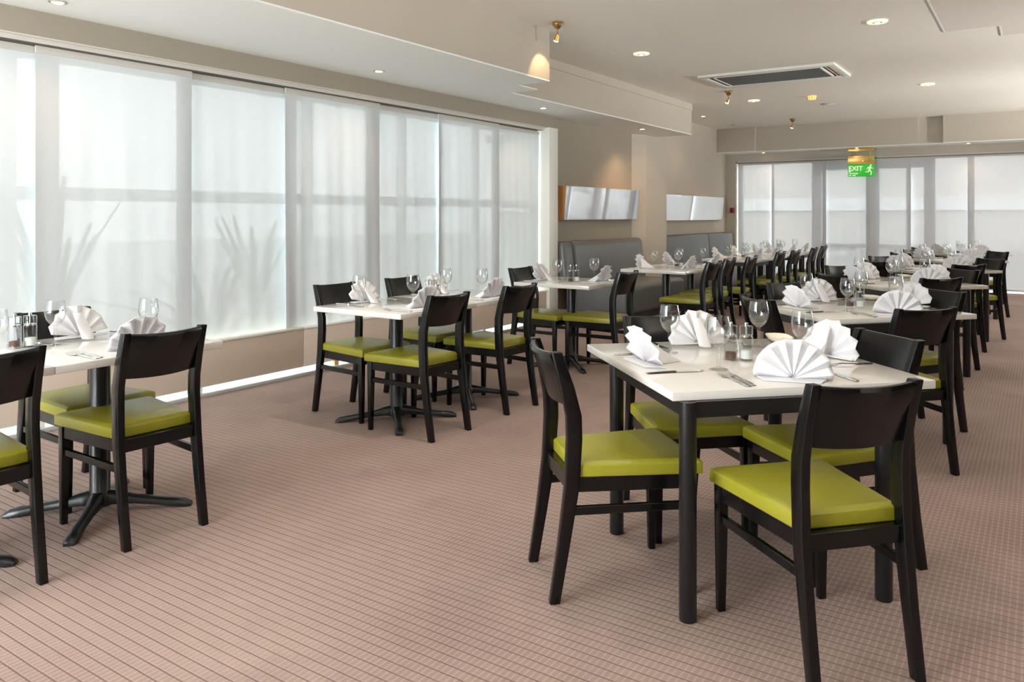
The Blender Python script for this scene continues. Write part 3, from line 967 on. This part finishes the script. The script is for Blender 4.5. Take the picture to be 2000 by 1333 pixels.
bt = thing('booth_bench', 'charcoal leather booth bench under the tilted wall mirror, nearer of the two', 'booth', (0, 0, 0))
rbox('seat', 'leather', bt, -5.0, -4.20, 8.78, 10.68, 0.09, 0.45, 0.06)
for a, b2 in ((8.60, 8.84), (8.86, 10.99)):
    MB().prism([(-5.185, 0.40), (-4.93, 0.40), (-5.00, 0.98), (-5.05, 1.0), (-5.185, 1.0)], a, b2, 'y').build('backrest', 'leather', bt, bevel=0.055, segs=5, smooth=60)
MB().box(-5.18, -4.26, 8.80, 10.64, 0.0, 0.10).build('plinth', 'plinth', bt, smooth=0)
bt = thing('booth_bench', 'charcoal leather booth bench beyond the pillar, with two back cushions', 'booth', (0, 0, 0))
rbox('seat', 'leather', bt, -5.2, -4.40, 12.12, 15.6, 0.09, 0.44, 0.06)
for a, b2 in ((12.10, 14.32), (14.33, 15.72)):
    MB().prism([(-5.375, 0.38), (-5.12, 0.38), (-5.18, 0.98), (-5.22, 1.0), (-5.375, 1.0)], a, b2, 'y').build('backrest', 'leather', bt, bevel=0.055, segs=5, smooth=60)
MB().box(-5.37, -4.46, 12.14, 15.55, 0.0, 0.10).build('plinth', 'plinth', bt, smooth=0)

# ------------------------------------------------------------------ mirrors
def mirror(label, xw, y0, y1, z0, z1, th):
    o = thing('wall_mirror', label, 'mirror', (0, 0, 0), group='long mirrors on the left wall')
    MB().prism([(xw + 0.001, z0), (xw + th - 0.035, z0), (xw + th, z1), (xw + 0.001, z1)], y0, y1, 'y').build('wooden_case', 'wood', o, smooth=0)
    MB().prism([(xw + th - 0.035 + 0.001, z0 + 0.002), (xw + th - 0.035 + 0.006, z0 + 0.002), (xw + th + 0.006, z1 - 0.002), (xw + th + 0.001, z1 - 0.002)], y0 + 0.002, y1 - 0.002, 'y').build('mirror_glass', 'mirror', o, smooth=0)


mirror('long tilted mirror with orange wooden case above the nearer booth', -5.19, 8.76, 10.97, 1.278, 1.72, 0.13)
mirror('long tilted mirror above the far booth beyond the pillar', -5.38, 12.14, 15.50, 1.25, 1.70, 0.10)

# ------------------------------------------------------------------ exit sign
ex = thing('exit_sign', 'hanging green exit sign with brass top and running figure before the far windows', 'exit sign', (-2.75, 15.70, 0), R(12))
W2 = 0.225
MB().box(-W2, W2, -0.045, 0.045, 2.525, 2.59).build('mounting_bar', 'gold', ex, bevel=0.008)
for x in (-0.155, 0.155):
    MB().tube([(x, 0, 2.53), (x, 0, 2.44)], 0.006).build('rod', 'brass', ex)
MB().box(-W2, W2, -0.02, 0.02, 2.325, 2.445).build('lamp_housing', 'gold', ex, bevel=0.004)
MB().box(-W2, W2, -0.024, 0.024, 2.300, 2.325).build('dark_strip', 'wood', ex, bevel=0.002)
MB().lathe([(0, -0.012), (0.013, 0), (0, 0.014)], 10, Matrix.Translation((0.03, -0.028, 2.345))).build('indicator_lamp', 'orangeglow', ex)
MB().box(-W2, W2, -0.008, 0.008, 2.06, 2.30).build('green_panel', 'exit', ex, bevel=0.002)


def text(s_, x, z, size, parent, name):
    cu = bpy.data.curves.new(name, 'FONT')
    cu.body = s_
    cu.size = size
    cu.extrude = 0.0008
    cu.materials.append(M['letters'])
    o = bpy.data.objects.new(name, cu)
    C.objects.link(o)
    o.parent = parent
    o.location = (x, -0.0092, z)
    o.rotation_euler = (R(90), 0, 0)
    cu.offset = 0.0012
    me = bpy.data.meshes.new_from_object(o)
    me.materials.clear()
    me.materials.append(M['letters'])
    o2 = bpy.data.objects.new(name, me)
    C.objects.link(o2)
    o2.parent = parent
    o2.location = o.location
    o2.rotation_euler = o.rotation_euler
    bpy.data.objects.remove(o)
    return o2


text('EXIT', -0.215, 2.175, 0.118, ex, 'exit_lettering')
text('for', -0.21, 2.145, 0.036, ex, 'small_lettering')
text('emergency', -0.21, 2.112, 0.036, ex, 'small_lettering')
text('use only', -0.21, 2.078, 0.036, ex, 'small_lettering')
rm = MB()
def limb(p, q, r1, r2):
    p, q = Vector(p), Vector(q)
    d = (q - p).normalized()
    nn = Vector((-d.y, d.x))
    rm.prism([tuple(p + nn * r1), tuple(p - nn * r1), tuple(q - nn * r2), tuple(q + nn * r2)], -0.0105, -0.0085, 'y')
rm.prism([(0.165 + 0.015 * math.cos(a * math.pi / 5), 2.268 + 0.015 * math.sin(a * math.pi / 5)) for a in range(10)], -0.0105, -0.0085, 'y')
limb((0.155, 2.248), (0.140, 2.185), 0.017, 0.013)
limb((0.150, 2.240), (0.115, 2.222), 0.008, 0.006)
limb((0.115, 2.222), (0.100, 2.195), 0.006, 0.005)
limb((0.155, 2.238), (0.182, 2.212), 0.008, 0.006)
limb((0.182, 2.212), (0.208, 2.215), 0.006, 0.004)
limb((0.142, 2.188), (0.175, 2.140), 0.011, 0.008)
limb((0.175, 2.140), (0.168, 2.088), 0.008, 0.007)
limb((0.138, 2.188), (0.125, 2.148), 0.011, 0.008)
limb((0.125, 2.148), (0.072, 2.146), 0.008, 0.005)
rm.build('running_figure', 'letters', ex, smooth=0)

# red call point on the far wall stub
cp = thing('fire_call_point', 'small red call point on the wall left of the far windows', 'call point', (-5.235, 15.9, 1.445))
MB().box(-0.045, 0.045, -0.05, 0, -0.055, 0.055).build('housing', 'red', cp, bevel=0.006)
MB().box(-0.022, 0.022, -0.053, -0.05, -0.022, 0.022).build('push_plate', 'slot', cp)

# ------------------------------------------------------------------ ceiling fittings
ac = thing('air_conditioning_cassette', 'rectangular ceiling air unit with dark mesh and white frame', 'air conditioner', (-2.72, 9.83, CZ))
HX, HY = 0.80, 0.48
MB().box(-HX, HX, -HY, -HY + 0.10, -0.03, 0).box(-HX, HX, HY - 0.07, HY, -0.03, 0).box(-HX, -HX + 0.09, -HY + 0.10, HY - 0.07, -0.03, 0).box(HX - 0.09, HX, -HY + 0.10, HY - 0.07, -0.03, 0).build('frame', 'white', ac, bevel=0.004)
MB().box(-HX + 0.09, HX - 0.09, -HY + 0.10, HY - 0.07, -0.012, -0.001).build('recess', 'slot', ac, smooth=0)
gr = MB().box(-HX + 0.17, HX - 0.19, -HY + 0.13, HY - 0.14, -0.026, -0.012).build('grille', 'grille', ac, smooth=0)
bb = MB()
a0, a1, c0, c1 = -HX + 0.15, HX - 0.17, -HY + 0.11, HY - 0.12
bb.box(a0, a1, c0, c0 + 0.018, -0.032, -0.012).box(a0, a1, c1 - 0.018, c1, -0.032, -0.012).box(a0, a0 + 0.018, c0, c1, -0.032, -0.012).box(a1 - 0.018, a1, c0, c1, -0.032, -0.012)
bb.build('grille_border', 'white', gr, smooth=0)
MB().box(HX - 0.135, HX - 0.115, -HY + 0.12, HY - 0.09, -0.02, -0.012).build('outlet_vane', 'copper', ac, smooth=0)


def downlight(x, y, z, r, label, kind='big', power=26.0, aim=(0, 0, 0)):
    o = thing('recessed_downlight', label, 'light', (x, y, z), group='round downlights in the ceilings')
    if kind == 'big':
        MB().lathe([(r * 0.55, 0.0), (r * 0.98, -0.004), (r, -0.010), (r * 0.97, -0.014), (r * 0.5, -0.016), (r * 0.45, -0.010), (r * 0.5, -0.002)], 32).build('glass_disc', 'lampsoft', o)
        MB().lathe([(r * 0.42, 0.0), (r * 0.45, -0.018), (r * 0.36, -0.02), (r * 0.36, -0.004)], 24).build('rim', 'brass', o)
        MB().lathe([(0, -0.016), (r * 0.2, -0.015), (r * 0.34, -0.010), (r * 0.35, -0.002), (0, -0.002)], 20).build('bulb', 'lampglow', o)
    else:
        MB().lathe([(r * 0.68, -0.001), (r, -0.001), (r, -0.005), (r * 0.72, -0.007)], 28).build('rim', 'chrome', o)
        MB().lathe([(0, -0.003), (r * 0.7, -0.003), (r * 0.7, -0.001), (0, -0.001)], 20).build('bulb', 'lampglow' if power else 'slot', o)
    if power:
        lp = lamp('downlight_beam', 'SPOT', (0, 0, -0.03), power, (1.0, 0.88, 0.72) if kind == 'big' else (1.0, 0.62, 0.36), aim, spot_size=R(115), spot_blend=0.9, shadow_soft_size=0.04)
        lp.parent = o
    return o


for x, y, lb in ((-3.53, 7.72, 'bright round downlight in the main ceiling above the booth-side chairs'), (-1.20, 7.62, 'brightest round downlight in the main ceiling at the upper right'),
                 (-3.56, 11.8, 'round glass downlight beside the smaller ceiling spotlight'), (-1.22, 11.61, 'round glass downlight in the main ceiling at the far right'),
                 (-2.6, 3.6, 'added round downlight above the aisle beside the middle window table, out of frame'), (-3.4, -0.4, 'added round downlight behind and left of the camera position'), (-1.20, 3.6, 'round downlight above the foremost right-hand table, out of frame'), (1.1, 3.6, 'round downlight right of the frame, near'),  # aisle and behind-left ones are added to brighten the left floor
                 (1.1, 7.6, 'round downlight right of the frame, far'), (-1.2, -0.4, 'round downlight behind the camera position'), (1.1, -0.4, 'round downlight behind and right of the camera position')):
    if lb != 'x':
        zz = CZ - 0.006 if (x > -0.735 and y < 8.4) else CZ
        downlight(x, y, zz, 0.085, lb, power=14.0 if x > 0 else (95.0 if (x < -2 and y < 5) else 45.0))
for x, y, lb in ((-4.79, 2.33, 'small downlight in the white soffit at the top left corner'), (-4.76, 5.0, 'small downlight in the white soffit above the middle window table'),
                 (-4.80, 7.78, 'small downlight in the white soffit near the end of the long window'), (-4.77, 10.46, 'small downlight in the white soffit above the nearer mirror')):
    downlight(x, y, SZ, 0.05, lb, 'small', 34.0 if y > 10 else 9.0)
for x, y, lb in ((-4.55, 15.72, 'small far soffit downlight left of the exit sign'), (-2.80, 15.56, 'small far soffit downlight above the exit sign'), (-1.02, 15.66, 'small far soffit downlight at the right')):
    downlight(x, y, SZ, 0.045, lb, 'small', 5.0)
downlight(-4.86, 13.19, CZ, 0.05, 'small warm downlight in the ceiling left of the small spotlights', 'small', 12.0)
downlight(-4.85, 14.75, CZ, 0.05, 'small unlit downlight in the ceiling near the far bulkhead', 'small', 0.0)


def ceiling_spot(x, y, label, aim, power):
    o = thing('ceiling_spotlight', label, 'spotlight', (x, y, CZ), group='brass ceiling spotlights')
    MB().lathe([(0, 0), (0.052, 0), (0.052, -0.018), (0.046, -0.022), (0.044, -0.03), (0.022, -0.058), (0.008, -0.066), (0, -0.066)], 24).build('canopy', 'brass', o)
    MB().tube([(0, 0, -0.06), (0, 0, -0.105), (0.008, 0, -0.115)], 0.006).build('stem', 'brass', o)
    az, tilt = aim
    mx = Matrix.Translation((0.004, 0, -0.112)) @ Matrix.Rotation(az, 4, 'Z') @ Matrix.Rotation(tilt, 4, 'Y')
    hd = MB().lathe([(0, 0.004), (0.012, 0), (0.016, -0.02), (0.027, -0.056), (0.025, -0.056), (0.014, -0.02)], 20, mx).build('lamp_head', 'copper', o)
    MB().lathe([(0, -0.050), (0.023, -0.052), (0.024, -0.058), (0.016, -0.066), (0, -0.069)], 18, mx).build('bulb', 'lampglow', hd)
    lp = lamp('spotlight_beam', 'SPOT', (0, 0, 0), power, (1.0, 0.66, 0.34), spot_size=R(85), spot_blend=0.35, shadow_soft_size=0.015)
    lp.parent = o
    lp.matrix_local = mx @ Matrix.Translation((0, 0, -0.075))


ceiling_spot(-3.587, 6.06, 'brass ceiling spotlight beside the end of the left bulkhead', (R(-25), R(30)), 8.0)
ceiling_spot(-3.591, 10.735, 'brass ceiling spotlight just below the air unit', (R(-10), R(30)), 30.0)
ceiling_spot(-3.654, 14.40, 'brass ceiling spotlight farthest off, before the far bulkhead', (R(-10), R(20)), 30.0)

o = thing('smoke_detector', 'small round orange-lit sensor on the ceiling left of centre', 'sensor', (-2.74, 11.87, CZ))
MB().lathe([(0, 0), (0.06, 0), (0.06, -0.02), (0.052, -0.045), (0.03, -0.05), (0, -0.05)], 24).build('housing', 'orangeglow', o)  # orange light on the housing is put in as its own glow
for k in range(10):
    a = k * math.pi / 5
    MB().box(0.057, 0.062, -0.004, 0.004, -0.044, -0.006, Matrix.Rotation(a, 4, 'Z')).build('rib', 'brass', o, smooth=0)
o = thing('ceiling_speaker', 'flat pale disc on the ceiling right of the orange sensor', 'speaker', (-2.72, 12.82, CZ))
MB().lathe([(0, 0), (0.10, 0), (0.10, -0.006), (0.09, -0.012), (0, -0.013)], 28).build('cover', 'ceiling', o)
MB().lathe([(0.092, -0.001), (0.108, -0.001), (0.108, -0.006), (0.1, -0.012), (0.092, -0.01)], 28).build('rim', 'chrome', o)


def brightener(x, y, label, power, tilt=-60):  # unseen lamps added to brighten the ceiling and upper walls
    o = thing('added_brightener', label, 'added lamp', (x, y, 0), group='added brighteners along the right wall')
    MB().lathe([(0, 0), (0.15, 0), (0.15, 0.012), (0.03, 0.03), (0, 0.03)], 28).build('base', 'iron', o)
    MB().tube([(0, 0, 0.02), (0, 0, 1.70)], 0.014, 12).build('pole', 'iron', o)
    MB().lathe([(0.0, 1.68), (0.05, 1.69), (0.14, 1.76), (0.17, 1.82), (0.165, 1.82), (0.13, 1.765), (0.045, 1.70), (0.0, 1.69)], 28).build('bowl', 'white', o)
    lp = lamp('brightener_beam', 'SPOT', (0, 0, 1.80), power, (1.0, 0.98, 0.95), (R(180), R(tilt), 0), spot_size=R(84), spot_blend=0.8, shadow_soft_size=0.12)
    lp.parent = o


for k, (x, y, pw) in enumerate([(3.4, -1.5, 1900), (3.4, 2.5, 1250), (3.6, 6.5, 900), (3.6, 10.0, 1500), (3.6, 13.5, 2000)]):
    brightener(x, y, 'added room uplighter by the right wall, number %s from the rear, out of frame' % ['one', 'two', 'three', 'four', 'five'][k], pw)
